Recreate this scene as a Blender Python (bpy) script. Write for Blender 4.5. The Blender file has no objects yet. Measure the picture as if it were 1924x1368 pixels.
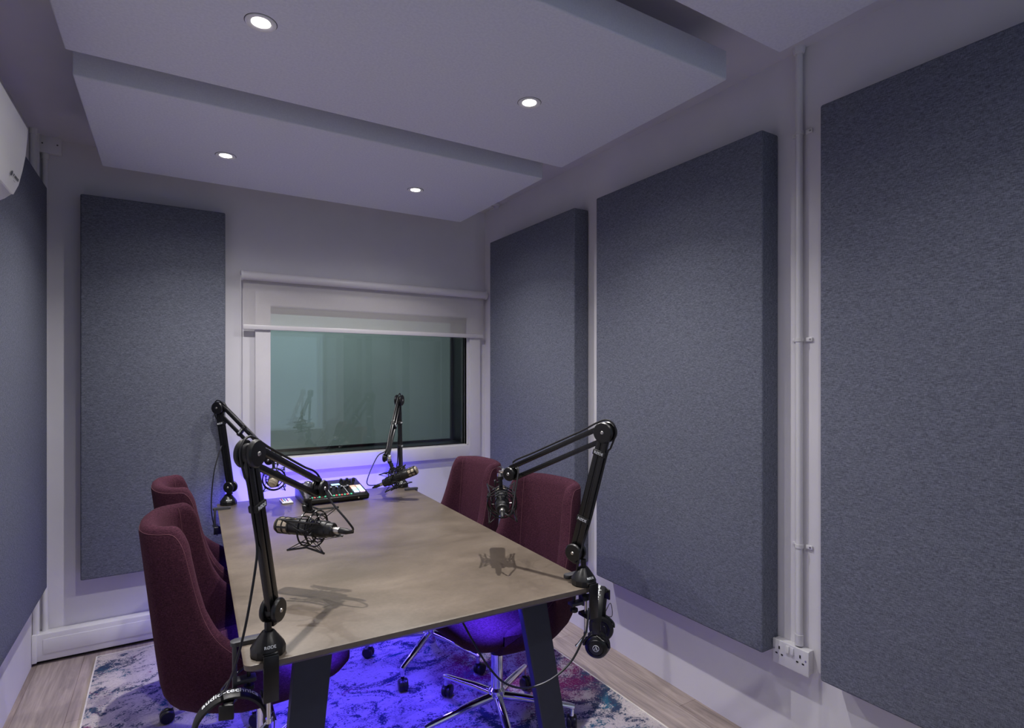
import bpy, bmesh, math, random
from mathutils import Vector as V, Matrix as M, Euler
random.seed(7)
C = bpy.context.scene.collection
PI = math.pi
sc = bpy.context.scene

# ------------------------------------------------------------------ helpers
def lin(c):
    return tuple(((x/12.92) if x <= .04045 else ((x+.055)/1.055)**2.4) for x in c)

def rgb(r, g, b): return lin((r/255., g/255., b/255.))+(1.,)

def newmat(name):
    m = bpy.data.materials.new(name); m.use_nodes = True
    nt = m.node_tree; b = nt.nodes['Principled BSDF']
    return m, nt, b

def N(nt, t, **k):
    n = nt.nodes.new(t)
    for a, v in k.items():
        if a in n.inputs.keys() if not hasattr(n, a) else False: n.inputs[a].default_value = v
        else: setattr(n, a, v)
    return n

def ramp(nt, stops, src):
    r = nt.nodes.new('ShaderNodeValToRGB'); e = r.color_ramp.elements
    while len(e) < len(stops): e.new(.5)
    for i, (p, c) in enumerate(stops): e[i].position = p; e[i].color = c
    nt.links.new(src, r.inputs['Fac']); return r

def coords(nt, scale=(1, 1, 1), rot=(0, 0, 0), kind='Object'):
    t = nt.nodes.new('ShaderNodeTexCoord'); mp = nt.nodes.new('ShaderNodeMapping')
    mp.inputs['Scale'].default_value = scale; mp.inputs['Rotation'].default_value = rot
    nt.links.new(t.outputs[kind], mp.inputs['Vector']); return mp.outputs['Vector']

def noise(nt, vec, scale, detail=3., rough=.55, dist=0.):
    n = nt.nodes.new('ShaderNodeTexNoise')
    n.inputs['Scale'].default_value = scale; n.inputs['Detail'].default_value = detail
    n.inputs['Roughness'].default_value = rough; n.inputs['Distortion'].default_value = dist
    nt.links.new(vec, n.inputs['Vector']); return n.outputs['Fac']

def math_(nt, op, a, b):
    n = nt.nodes.new('ShaderNodeMath'); n.operation = op
    for i, x in enumerate((a, b)):
        if isinstance(x, (int, float)): n.inputs[i].default_value = x
        else: nt.links.new(x, n.inputs[i])
    return n.outputs[0]

def mixc(nt, fac, a, b):
    n = nt.nodes.new('ShaderNodeMix'); n.data_type = 'RGBA'
    if isinstance(fac, float): n.inputs[0].default_value = fac
    else: nt.links.new(fac, n.inputs[0])
    for i, x in ((6, a), (7, b)):
        if isinstance(x, tuple): n.inputs[i].default_value = x
        else: nt.links.new(x, n.inputs[i])
    return n.outputs[2]

def bump(nt, b, h, strength=.2, dist=.002):
    n = nt.nodes.new('ShaderNodeBump'); n.inputs['Strength'].default_value = strength
    n.inputs['Distance'].default_value = dist
    nt.links.new(h, n.inputs['Height']); nt.links.new(n.outputs[0], b.inputs['Normal'])

def plain(name, col, rough=.5, metal=0., var=.06, nscale=40., spec=.5, emit=None, es=1.):
    """a simple material with a little procedural tone variation"""
    m, nt, b = newmat(name)
    f = noise(nt, coords(nt), nscale, 2.)
    lo = tuple(c*(1-var) for c in col[:3])+(1,); hi = tuple(min(1, c*(1+var)) for c in col[:3])+(1,)
    nt.links.new(ramp(nt, [(.3, lo), (.7, hi)], f).outputs[0], b.inputs['Base Color'])
    b.inputs['Roughness'].default_value = rough; b.inputs['Metallic'].default_value = metal
    b.inputs['Specular IOR Level'].default_value = spec
    if emit:
        b.inputs['Emission Color'].default_value = emit; b.inputs['Emission Strength'].default_value = es
    return m

def weave(name, dark, mid, light, thread=520., bstr=.35, rough=.95, big=.12):
    """woven cloth: two crossed streaky noises make the slub yarn"""
    m, nt, b = newmat(name)
    a1 = noise(nt, coords(nt, (thread, thread, thread*.12)), 1., 1.)
    a2 = noise(nt, coords(nt, (thread*.12, thread*.12, thread)), 1., 1.)
    a3 = noise(nt, coords(nt), 700., 1.)
    s = math_(nt, 'ADD', math_(nt, 'MULTIPLY', a1, .32), math_(nt, 'MULTIPLY', a2, .44))
    s = math_(nt, 'ADD', s, math_(nt, 'MULTIPLY', a3, .24))
    r = ramp(nt, [(.38, dark), (.5, mid), (.63, light)], s)
    blot = noise(nt, coords(nt), 3., 2.)
    col = mixc(nt, math_(nt, 'MULTIPLY', blot, big), r.outputs[0], mid)
    nt.links.new(col, b.inputs['Base Color'])
    b.inputs['Roughness'].default_value = rough; b.inputs['Specular IOR Level'].default_value = .1
    bump(nt, b, s, bstr, .0015)
    return m

class MB:
    """collects shapes and links them as ONE mesh object"""
    def __init__(s): s.bm = bmesh.new(); s.mi = 0
    def _add(s, verts, faces):
        vs = [s.bm.verts.new(v) for v in verts]
        for f in faces:
            try:
                fc = s.bm.faces.new([vs[i] for i in f]); fc.material_index = s.mi; fc.smooth = True
            except ValueError: pass
        return vs
    def box(s, c, d, R=None, bev=0., seg=2):
        b2 = bmesh.new(); bmesh.ops.create_cube(b2, size=1.)
        for v in b2.verts: v.co = V((v.co.x*d[0], v.co.y*d[1], v.co.z*d[2]))
        if bev > 0: bmesh.ops.bevel(b2, geom=b2.edges[:], offset=min(bev, min(d)*.49), segments=seg, affect='EDGES', profile=.5)
        b2.verts.index_update()
        R = R or M.Identity(3)
        s._add([V(c)+R @ v.co for v in b2.verts], [[v.index for v in f.verts] for f in b2.faces]); b2.free(); return s
    def prism(s, poly, z0, z1, T=None, bev=0.):
        """extruded polygon (local xy, z0..z1) through transform T"""
        T = T or M.Identity(4); b2 = bmesh.new()
        bot = [b2.verts.new((x, y, z0)) for x, y in poly]; top = [b2.verts.new((x, y, z1)) for x, y in poly]
        b2.faces.new(bot[::-1]); b2.faces.new(top); n = len(poly)
        for i in range(n): b2.faces.new((bot[i], bot[(i+1) % n], top[(i+1) % n], top[i]))
        if bev: bmesh.ops.bevel(b2, geom=b2.edges[:], offset=bev, segments=2, affect='EDGES', profile=.5)
        b2.verts.index_update()
        s._add([T @ v.co for v in b2.verts], [[v.index for v in f.verts] for f in b2.faces]); b2.free(); return s
    def tube(s, pts, r, n=10, closed=False, flat=1.):
        """r: radius or list of radii; flat squeezes the section"""
        pts = [V(p) for p in pts]; k = len(pts)
        rr = r if isinstance(r, (list, tuple)) else [r]*k
        verts, faces = [], []; up = None
        for i, p in enumerate(pts):
            if closed: t = pts[(i+1) % k]-pts[i-1]
            else: t = pts[min(i+1, k-1)]-pts[max(i-1, 0)]
            t.normalize()
            if up is None:
                up = V((0, 0, 1)) if abs(t.z) < .9 else V((1, 0, 0))
            a = (up-t*up.dot(t)).normalized(); b = t.cross(a); up = a
            for j in range(n):
                q = 2*PI*j/n; verts.append(p+(a*math.cos(q)*flat+b*math.sin(q))*rr[i])
        for i in range(k if closed else k-1):
            for j in range(n):
                faces.append((i*n+j, i*n+(j+1) % n, ((i+1) % k)*n+(j+1) % n, ((i+1) % k)*n+j))
        if not closed:
            faces.append(tuple(range(n))[::-1]); faces.append(tuple((k-1)*n+j for j in range(n)))
        s._add(verts, faces); return s
    def ring(s, c, axis, R, r, n=40, m=8):
        axis = V(axis).normalized(); a = axis.orthogonal().normalized(); b = axis.cross(a); c = V(c)
        return s.tube([c+(a*math.cos(2*PI*i/n)+b*math.sin(2*PI*i/n))*R for i in range(n)], r, m, True)
    def lathe(s, prof, o=(0, 0, 0), axis=(0, 0, 1), n=32, caps=True, ref=None):
        """prof: (radius, height) pairs along axis"""
        axis = V(axis).normalized(); a = (V(ref) if ref else axis.orthogonal()).normalized(); b = axis.cross(a); o = V(o)
        verts, faces = [], []
        for r, h in prof:
            for j in range(n):
                q = 2*PI*(j+.5)/n; verts.append(o+axis*h+(a*math.cos(q)+b*math.sin(q))*r)
        for i in range(len(prof)-1):
            for j in range(n): faces.append((i*n+j, i*n+(j+1) % n, (i+1)*n+(j+1) % n, (i+1)*n+j))
        if caps: faces.append(tuple(range(n))[::-1]); faces.append(tuple((len(prof)-1)*n+j for j in range(n)))
        s._add(verts, faces); return s
    def grid(s, rows, closed=False):
        n = len(rows[0]); k = len(rows); verts = [p for r in rows for p in r]; faces = []
        for i in range(k-1):
            for j in range(n if closed else n-1): faces.append((i*n+j, i*n+(j+1) % n, (i+1)*n+(j+1) % n, (i+1)*n+j))
        s._add(verts, faces); return s
    def mesh(s, me, T):
        s._add([T @ v.co for v in me.vertices], [list(p.vertices) for p in me.polygons]); return s
    def build(s, name, mats, parent=None, off=None, sharp=35., sub=0, recalc=True):
        if recalc: bmesh.ops.recalc_face_normals(s.bm, faces=s.bm.faces[:])
        me = bpy.data.meshes.new(name)
        if off is not None:
            for v in s.bm.verts: v.co -= V(off)
        s.bm.to_mesh(me); s.bm.free()
        for m in (mats if isinstance(mats, (list, tuple)) else [mats]): me.materials.append(m)
        me.set_sharp_from_angle(angle=math.radians(sharp))
        o = bpy.data.objects.new(name, me); C.objects.link(o)
        if parent: o.parent = parent
        if sub:
            md = o.modifiers.new('s', 'SUBSURF'); md.levels = sub; md.render_levels = sub
        return o

def tag(o, label=None, cat=None, group=None, kind=None):
    if label: o['label'] = label
    if cat: o['category'] = cat
    if group: o['group'] = group
    if kind: o['kind'] = kind
    return o

def empty(name, loc, label, cat, group=None, rz=0.):
    o = bpy.data.objects.new(name, None); C.objects.link(o); o.location = loc; o.rotation_euler = (0, 0, rz)
    o.empty_display_size = .05
    return tag(o, label, cat, group)

def copy_tree(o, parent=None):
    c = o.copy(); C.objects.link(c)
    c.parent = parent
    for ch in list(o.children): copy_tree(ch, c)
    return c

def struct(o): o['kind'] = 'structure'; return o

def text_mesh(txt, size, depth=.0004, bold=0.):
    cu = bpy.data.curves.new('t', 'FONT'); cu.body = txt; cu.size = size; cu.extrude = depth
    cu.align_x = 'CENTER'; cu.align_y = 'CENTER'; cu.offset = bold
    o = bpy.data.objects.new('t', cu); C.objects.link(o)
    dg = bpy.context.evaluated_depsgraph_get(); dg.update()
    me = bpy.data.meshes.new_from_object(o.evaluated_get(dg))
    bpy.data.objects.remove(o); bpy.data.curves.remove(cu)
    return me

def frame(o, x, y):
    """4x4 with local x,y axes along given directions"""
    x = V(x).normalized(); y = V(y); y = (y-x*x.dot(y)).normalized(); z = x.cross(y)
    m = M((x, y, z)).transposed().to_4x4(); m.translation = V(o); return m

def rot_to(d, up=(0, 0, 1)):
    """3x3: local x along d, local z near up"""
    x = V(d).normalized(); z = V(up); z = (z-x*x.dot(z)).normalized(); y = z.cross(x)
    return M((x, y, z)).transposed()

def bez(pts, n=10):
    """Catmull-Rom through pts"""
    P = [V(p) for p in pts]; P = [P[0]*2-P[1]]+P+[P[-1]*2-P[-2]]; out = []
    for i in range(1, len(P)-2):
        for k in range(n):
            t = k/n; a, b, c, d = P[i-1:i+3]
            out.append(.5*((2*b)+(c-a)*t+(2*a-5*b+4*c-d)*t*t+(3*b-a-3*c+d)*t*t*t))
    out.append(P[-2]); return out

def circ_poly(r, n=24): return [(r*math.cos(2*PI*i/n), r*math.sin(2*PI*i/n)) for i in range(n)]
def rrect(w, h, r, n=5):
    out = []
    for cx, cy, a in ((w/2-r, h/2-r, 0), (-w/2+r, h/2-r, PI/2), (-w/2+r, -h/2+r, PI), (w/2-r, -h/2+r, 1.5*PI)):
        for i in range(n+1): q = a+PI/2*i/n; out.append((cx+r*math.cos(q), cy+r*math.sin(q)))
    return out

# ------------------------------------------------------------------ materials
wall_white = plain('wall_paint', rgb(224, 222, 228), .7, var=.015, nscale=6., spec=.25)
trim_white = plain('white_gloss', rgb(222, 219, 224), .35, var=.01)
plast_white = plain('white_plastic', rgb(225, 224, 228), .3, var=.01)
ac_white = plain('ac_plastic', rgb(232, 232, 230), .3, var=.01)
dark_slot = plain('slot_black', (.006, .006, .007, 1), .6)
panel_grey = weave('panel_cloth', rgb(80, 83, 94), rgb(110, 114, 128), rgb(140, 144, 158), thread=760.)
ceil_cloth = weave('ceiling_cloth', rgb(222, 224, 234), rgb(228, 230, 240), rgb(234, 236, 245), thread=1000., bstr=.006, big=.05)
maroon = weave('maroon_wool', rgb(34, 16, 26), rgb(54, 27, 39), rgb(80, 45, 60), thread=1100., bstr=.4, rough=.9)
seam_red = plain('seam_red', rgb(84, 42, 55), .8)
def add_sheen(m, w=.05):
    b = m.node_tree.nodes['Principled BSDF']; b.inputs['Sheen Weight'].default_value = w
    b.inputs['Sheen Tint'].default_value = rgb(190, 120, 140); b.inputs['Sheen Roughness'].default_value = .5
add_sheen(maroon)
black_metal = plain('black_metal', rgb(18, 18, 20), .27, .0, spec=.5, var=.1)
black_plast = plain('black_plastic', rgb(17, 17, 19), .36)
black_rubber = plain('black_rubber', rgb(17, 17, 19), .6)
cable_black = plain('cable_black', rgb(20, 20, 24), .42)
grey_bracket = plain('grey_bracket', rgb(58, 58, 62), .45)
leather = plain('ear_leather', rgb(18, 18, 20), .5, nscale=300., var=.3)
chrome = plain('chrome', (.82, .82, .84, 1), .1, 1., var=.02)
silver = plain('silver', (.62, .6, .57, 1), .3, 1., var=.05)
brass = plain('brass', (.75, .5, .2, 1), .3, 1.)
white_ink = plain('white_ink', rgb(225, 228, 232), .5, emit=(.8, .82, .85, 1), es=.03)
grey_ink = plain('grey_ink', rgb(90, 92, 98), .5)
leg_navy = plain('leg_paint', rgb(40, 44, 60), .4)
black_frame = plain('glazing_black', rgb(14, 15, 17), .35)
def mk_grille():
    m, nt, b = newmat('grille_mesh')
    ch = nt.nodes.new('ShaderNodeTexChecker'); ch.inputs['Scale'].default_value = 420.
    nt.links.new(coords(nt, rot=(.6, .4, .78)), ch.inputs['Vector'])
    ch.inputs['Color1'].default_value = rgb(205, 192, 170); ch.inputs['Color2'].default_value = rgb(120, 110, 96)
    nt.links.new(ch.outputs[0], b.inputs['Base Color']); b.inputs['Metallic'].default_value = .7; b.inputs['Roughness'].default_value = .38
    bump(nt, b, ch.outputs[1], .5, .0006); return m
grille = mk_grille()

def mk_table():
    m, nt, b = newmat('table_stone')
    v = coords(nt, (1., 1.7, 1.))
    f = noise(nt, v, 3.2, 6., .6, .4); g = noise(nt, coords(nt), 90., 3.)
    s = math_(nt, 'ADD', math_(nt, 'MULTIPLY', f, .8), math_(nt, 'MULTIPLY', g, .2))
    nt.links.new(ramp(nt, [(.36, rgb(84, 75, 65)), (.52, rgb(97, 87, 77)), (.68, rgb(110, 100, 89))], s).outputs[0], b.inputs['Base Color'])
    b.inputs['Roughness'].default_value = .42; b.inputs['Specular IOR Level'].default_value = .4
    bump(nt, b, g, .08, .001); return m
table_stone = mk_table()
table_edge = plain('table_edge', rgb(106, 97, 88), .4)

def mk_floor():
    m, nt, b = newmat('oak_floor')
    br = nt.nodes.new('ShaderNodeTexBrick'); nt.links.new(coords(nt, rot=(0, 0, PI/2)), br.inputs['Vector'])
    br.inputs['Scale'].default_value = 1.; br.inputs['Brick Width'].default_value = 1.25; br.inputs['Row Height'].default_value = .19
    br.inputs['Mortar Size'].default_value = .0012; br.offset = .37
    br.inputs['Color1'].default_value = (.2, .2, .2, 1); br.inputs['Color2'].default_value = (.8, .8, .8, 1)
    br.inputs['Mortar'].default_value = (.0, .0, .0, 1)
    g1 = noise(nt, coords(nt, (18., 1.6, 1.)), 1., 6., .62, 1.6)
    g2 = noise(nt, coords(nt, (120., 4., 1.)), 1., 3.)
    s = math_(nt, 'ADD', math_(nt, 'MULTIPLY', g1, .7), math_(nt, 'MULTIPLY', g2, .3))
    wood = ramp(nt, [(.36, rgb(108, 92, 84)), (.5, rgb(146, 128, 118)), (.66, rgb(176, 158, 147))], s)
    sh = mixc(nt, .14, wood.outputs[0], br.outputs['Color'])
    col = mixc(nt, math_(nt, 'MULTIPLY', br.outputs['Fac'], .5), sh, rgb(80, 66, 60))
    nt.links.new(col, b.inputs['Base Color']); b.inputs['Roughness'].default_value = .45
    bump(nt, b, s, .06, .001); return m
oak = mk_floor()

def mk_rug():
    m, nt, b = newmat('rug_pile')
    v = coords(nt)
    fine = noise(nt, v, 120., 5., .8)
    sx = nt.nodes.new('ShaderNodeSeparateXYZ'); nt.links.new(v, sx.inputs[0])
    def patch(scale, off, lo, hi, dist=1.2, mixf=.36, lean=0.):
        t = nt.nodes.new('ShaderNodeTexCoord'); mp = nt.nodes.new('ShaderNodeMapping')
        mp.inputs['Location'].default_value = off; mp.inputs['Scale'].default_value = (1., 1.25, 1.)
        nt.links.new(t.outputs['Object'], mp.inputs['Vector'])
        f = noise(nt, mp.outputs['Vector'], scale, 5., .62, dist)
        s = math_(nt, 'ADD', math_(nt, 'MULTIPLY', f, 1-mixf), math_(nt, 'MULTIPLY', fine, mixf))
        if lean: s = math_(nt, 'ADD', s, math_(nt, 'MULTIPLY', sx.outputs['X'], lean))
        return ramp(nt, [(lo, (0, 0, 0, 1)), (hi, (1, 1, 1, 1))], s).outputs[0]
    base = ramp(nt, [(.35, rgb(176, 166, 166)), (.6, rgb(205, 196, 192))], fine).outputs[0]
    c = mixc(nt, patch(3.4, (3.1, .7, 0), .54, .60), base, rgb(150, 142, 152))
    c = mixc(nt, patch(4.2, (7.3, 2.2, 0), .525, .56, lean=.018), c, rgb(54, 66, 92))
    c = mixc(nt, patch(10., (5.1, 8.3, 0), .555, .60), c, rgb(62, 72, 96))
    c = mixc(nt, patch(4.4, (1.7, 9.2, 0), .555, .59, lean=.015), c, rgb(48, 92, 116))
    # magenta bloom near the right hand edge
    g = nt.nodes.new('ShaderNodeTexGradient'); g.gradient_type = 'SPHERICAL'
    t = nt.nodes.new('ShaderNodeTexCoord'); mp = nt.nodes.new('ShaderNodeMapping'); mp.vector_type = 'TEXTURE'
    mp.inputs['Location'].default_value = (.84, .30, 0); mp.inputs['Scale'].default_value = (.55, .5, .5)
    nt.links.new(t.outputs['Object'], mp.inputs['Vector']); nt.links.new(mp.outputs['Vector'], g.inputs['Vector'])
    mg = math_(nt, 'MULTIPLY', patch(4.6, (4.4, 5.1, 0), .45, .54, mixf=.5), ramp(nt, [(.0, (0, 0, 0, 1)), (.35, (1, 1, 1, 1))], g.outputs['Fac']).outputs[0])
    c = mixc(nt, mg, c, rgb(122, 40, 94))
    c = mixc(nt, patch(9., (2.2, 4.4, 0), .60, .63), c, rgb(118, 64, 104))
    nt.links.new(c, b.inputs['Base Color']); b.inputs['Roughness'].default_value = 1.; b.inputs['Specular IOR Level'].default_value = .05
    bump(nt, b, noise(nt, v, 420., 2.), .8, .004); return m
rug_mat = mk_rug()
rug_edge = plain('rug_binding', rgb(206, 200, 188), .9)

def mk_glass(name, tint, k=1.):
    m, nt, b = newmat(name); nt.nodes.remove(b)
    out = nt.nodes['Material Output']
    tr = nt.nodes.new('ShaderNodeBsdfTransparent'); tr.inputs['Color'].default_value = tint
    gl = nt.nodes.new('ShaderNodeBsdfGlossy'); gl.inputs['Roughness'].default_value = .0; gl.inputs['Color'].default_value = (k, k, k, 1)
    fr = nt.nodes.new('ShaderNodeFresnel'); fr.inputs['IOR'].default_value = 1.7
    mx = nt.nodes.new('ShaderNodeMixShader')
    nt.links.new(fr.outputs[0], mx.inputs[0]); nt.links.new(tr.outputs[0], mx.inputs[1]); nt.links.new(gl.outputs[0], mx.inputs[2])
    nt.links.new(mx.outputs[0], out.inputs[0]); return m
glass = mk_glass('window_glass', (.9, .94, .935, 1))

def mk_blind():
    m, nt, b = newmat('blind_cloth')
    out = nt.nodes['Material Output']
    b.inputs['Base Color'].default_value = rgb(226, 222, 222); b.inputs['Roughness'].default_value = .9
    tr = nt.nodes.new('ShaderNodeBsdfTransparent'); mx = nt.nodes.new('ShaderNodeMixShader')
    f = noise(nt, coords(nt, (700, 700, 700)), 1., 1.)
    r = ramp(nt, [(.3, (.40, .40, .40, 1)), (.7, (.56, .56, .56, 1))], f)
    nt.links.new(r.outputs[0], mx.inputs[0]); nt.links.new(b.outputs[0], mx.inputs[1]); nt.links.new(tr.outputs[0], mx.inputs[2])
    nt.links.new(mx.outputs[0], out.inputs[0]); return m
blind_cloth = mk_blind()

def glow(name, col, s):
    m, nt, b = newmat(name)
    f = noise(nt, coords(nt), 30.)
    lo = tuple(c*.96 for c in col[:3])+(1,)
    nt.links.new(ramp(nt, [(.3, lo), (.7, col)], f).outputs[0], b.inputs['Emission Color'])
    b.inputs['Base Color'].default_value = tuple(c*.5 for c in col[:3])+(1,)
    b.inputs['Emission Strength'].default_value = s; b.inputs['Roughness'].default_value = .4; m.cycles.emission_sampling = 'NONE'; return m

# ------------------------------------------------------------------ room
XR, XL, YB, YF, H = 2.004, -.591, 3.68, -1.3, 2.66
T = .24
WX0, WX1, WZ0, WZ1 = .515, 1.85, .945, 1.87         # glazed opening
struct(MB().box(((XL+XR)/2, (YB+YF)/2, -.05), (XR-XL+.4, YB-YF+.4, .1)).build('floor', oak))
struct(MB().box(((XL+XR)/2, (YB+YF)/2, H+.05), (XR-XL+.4, YB-YF+.4, .1)).build('ceiling', wall_white))
struct(MB().box((XL-.1, (YB+YF)/2, H/2), (.2, YB-YF, H)).build('wall_left', wall_white))
struct(MB().box((XR+.1, (YB+YF)/2, H/2), (.2, YB-YF, H)).build('wall_right', wall_white))
struct(MB().box(((XL+XR)/2, YF-.1, H/2), (XR-XL+.4, .2, H)).build('wall_front', wall_white))
w = MB(); yc = YB+T/2
w.box(((XL-.2+WX0)/2, yc, H/2), (WX0-XL+.2, T, H)); w.box(((XR+.2+WX1)/2, yc, H/2), (XR+.2-WX1, T, H))
w.box(((WX0+WX1)/2, yc, WZ0/2), (WX1-WX0, T, WZ0)); w.box(((WX0+WX1)/2, yc, (WZ1+H)/2), (WX1-WX0, T, H-WZ1))
struct(w.build('wall_back', wall_white))

def window():
    r = empty('window_1', ((WX0+WX1)/2, YB, WZ0), 'interior studio window with wide white surround and black glazing bead', 'window'); struct(r)
    o = r.location
    f = MB(); fw = .085; d = .034
    cx = (WX0+WX1)/2
    for x in (WX0-fw/2, WX1+.012+fw/2): f.box((x, YB-d/2, (WZ0+WZ1)/2), (fw, d, WZ1-WZ0+2*fw), bev=.002)
    for z in (WZ0-fw/2-.004, WZ1+fw/2): f.box((cx+.006, YB-d/2-.0005, z), (WX1-WX0+.012, d-.001, fw), bev=.002)
    f.build('window_frame', trim_white, r, o)
    # white lip then a black lined cavity between two panes
    l = MB()
    for x in (WX0-.004, WX1+.006): l.box((x, YB+.008, (WZ0+WZ1)/2), (.012, .045, WZ1-WZ0), bev=.001)
    for z in (WZ0-.004, WZ1+.004): l.box((cx, YB+.008, z), (WX1-WX0, .045, .01), bev=.001)
    l.build('window_lip', trim_white, r, o)
    k = MB(); y0, y1 = YB+.032, YB+T-.004
    for x in (WX0+.004, WX1-.004): k.box((x, (y0+y1)/2, (WZ0+WZ1)/2), (.01, y1-y0, WZ1-WZ0))
    for z in (WZ0+.004, WZ1-.004): k.box((cx, (y0+y1)/2, z), (WX1-WX0, y1-y0, .01))
    for y in (y1-.01,):
        for x in (WX0+.012, WX1-.012): k.box((x, y, (WZ0+WZ1)/2), (.02, .02, WZ1-WZ0))
        for z in (WZ0+.012, WZ1-.012): k.box((cx, y, z), (WX1-WX0, .02, .02))
    k.build('glazing_bead', black_frame, r, o)
    for y in (YB+.034, y1-.012):
        MB().box((cx, y, (WZ0+WZ1)/2), (WX1-WX0-.01, .006, WZ1-WZ0-.01)).build('pane', glass, r, o)
window()

# room seen through the window
beyond = plain('control_wall', rgb(172, 182, 180), .8, var=.05, nscale=2.)
Y2 = 6.1; yb = YB+T
struct(MB().box((.9, Y2+.05, H/2), (5., .1, H)).build('wall_beyond', beyond))
struct(MB().box((-1.55, (yb+Y2)/2, H/2), (.1, Y2-yb, H)).build('wall_beyond_left', beyond))
struct(MB().box((3.35, (yb+Y2)/2, H/2), (.1, Y2-yb, H)).build('wall_beyond_right', beyond))
struct(MB().box((.9, (yb+Y2)/2+.1, -.05), (5., Y2-yb-.2, .1)).build('floor_beyond', oak))
struct(MB().box((.9, (yb+Y2)/2+.1, H+.05), (5., Y2-yb-.2, .1)).build('ceiling_beyond', wall_white))

# wall trunking
t = empty('cable_trunking', ((XL+XR)/2, YB-.035, .02), 'long white plastic cable trunking along the foot of the back wall', 'trunking'); o = t.location
tk = MB().box(((XL+.014+XR)/2, YB-.034, .086), (XR-XL-.016, .066, .134), bev=.004)
tk.build('trunking_body', plast_white, t, o)
MB().box(((XL+.02+XR)/2+.01, YB-.0685, .09), (XR-XL-.05, .004, .074), bev=.0015).build('trunking_lid', plast_white, t, o)
MB().box((XL+.011, YB-.035, .086), (.02, .074, .142), bev=.003).build('end_cap', plast_white, t, o)
MB().box(((XL+XR)/2, YB-.018, .01), (XR-XL-.02, .034, .02)).build('gap_shade', dark_slot, t, o)  # black strip put in for the shaded gap below the trunking

# ------------------------------------------------------------------ acoustic wall panels
def wall_panel(c, d, label):
    r = empty('acoustic_panel', (c[0], c[1], c[2]-d[2]/2), label, 'acoustic panel', 'grey cloth wall panels')
    MB().box((0, 0, d[2]/2), d, bev=.008, seg=3).build('cloth_cover', panel_grey, r)
    b = MB()
    thin = 0 if d[0] < d[1] else 1
    dd = [d[0]-.03, d[1]-.03, d[2]-.03]; dd[thin] = .004
    off = V((0, 0, d[2]/2)); s = 1 if (thin == 0 and c[0] > 0) or thin == 1 else -1
    off[thin] = s*(d[thin]/2-.0006)
    b.box(off, dd).build('backing_frame', black_plast, r)
    return r
zc, hh = (.401+2.376)/2, 2.376-.401
wall_panel((1.952, 1.793, zc), (.1, .967, hh), 'grey cloth wall panel in the middle of the right wall, left of the white conduit')
wall_panel((1.952, .608, zc), (.1, .967, hh), 'largest looking grey wall panel at the right, beside the double socket')
wall_panel((1.952, 2.94, zc), (.1, .96, hh), 'grey wall panel on the right wall beside the window, behind the chairs')
wall_panel((-.064, 3.628, zc), (.66, .1, hh), 'grey wall panel on the back wall left of the window')
wall_panel((-.555, 3.06, zc), (.068, .98, hh), 'grey wall panel on the left wall below the air conditioner')

# ------------------------------------------------------------------ ceiling panels
def ceiling_panel(x0, x1, y0, y1, label):
    z0, z1 = 2.445, 2.545; c = ((x0+x1)/2, (y0+y1)/2, z0)
    r = empty('ceiling_panel', c, label, 'ceiling panel', 'white cloth ceiling panels')
    MB().box((0, 0, .05), (x1-x0, y1-y0, .1), bev=.006, seg=3).build('cloth_cover', ceil_cloth, r)
    for sx in (-1, 1):
        for sy in (-1, 1):
            hx, hy = sx*(x1-x0)*.36, sy*(y1-y0)*.33
            MB().tube([(hx, hy, .098), (hx, hy, H-z0)], .006).build('hanger', silver, r)
ceiling_panel(-.279, 1.612, 2.345, 3.29, 'white ceiling panel furthest from us, above the far end of the table')
ceiling_panel(-.277, 1.602, 1.235, 2.172, 'white ceiling panel in the middle of the three')
ceiling_panel(-.277, 1.606, .11, 1.048, 'white ceiling panel cut off by the top edge of the photo')

lens = glow('led_lens', (1., .93, .82, 1), 14.)
trim_grey = plain('downlight_trim', rgb(238, 238, 240), .5)
DL = [(.217, 1.718), (1.118, 1.713), (.212, 2.842), (1.122, 2.838)]
DLn = ['round recessed downlight nearest the top left of the ceiling', 'round recessed downlight in the right half of the middle ceiling panel',
       'round recessed downlight on the left of the far ceiling panel', 'round recessed downlight on the right of the far ceiling panel']
def downlight(x, y, label):
    r = empty('downlight', (x, y, 2.445), label, 'downlight', 'recessed ceiling downlights')
    MB().lathe([(.024, .004), (.026, -.001), (.036, -.004), (.041, -.003), (.042, .001), (.042, .004)], caps=False, n=40).build('trim_ring', trim_grey, r)
    MB().ring((0, 0, 0.0005), (0, 0, 1), .0425, .0012).build('shadow_gap', dark_slot, r)
    MB().lathe([(.0, -.0015), (.02, -.0015), (.025, .0)], caps=False, n=40).build('lens', lens, r)
for (x, y), l in zip(DL, DLn): downlight(x, y, l)

def beam(x, y, e, z=2.436):
    """an LED downlight: bright centre, long weak shoulder"""
    d = bpy.data.lights.new('beam', 'SPOT'); d.energy = e; d.color = (1., .965, .94); d.spot_size = math.radians(170); d.spot_blend = .3
    d.shadow_soft_size = .018; d.use_nodes = True; nt = d.node_tree; em = nt.nodes['Emission']
    g = nt.nodes.new('ShaderNodeNewGeometry'); sp = nt.nodes.new('ShaderNodeSeparateXYZ'); nt.links.new(g.outputs['Incoming'], sp.inputs[0])
    a = nt.nodes.new('ShaderNodeMath'); a.operation = 'ABSOLUTE'; nt.links.new(sp.outputs['Z'], a.inputs[0])
    r = ramp(nt, BEAM, a.outputs[0]); nt.links.new(r.outputs[0], em.inputs['Strength'])
    o = bpy.data.objects.new('downlight_lamp', d); C.objects.link(o); o.location = (x, y, z)
g_ = lambda v: (v, v, v, 1)
BEAM = [(0., g_(.0)), (.25, g_(.006)), (.45, g_(.035)), (.6, g_(.13)), (.75, g_(.26)), (.86, g_(.30)), (.93, g_(.45)), (.98, g_(.95)), (1., g_(1.))]
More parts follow.
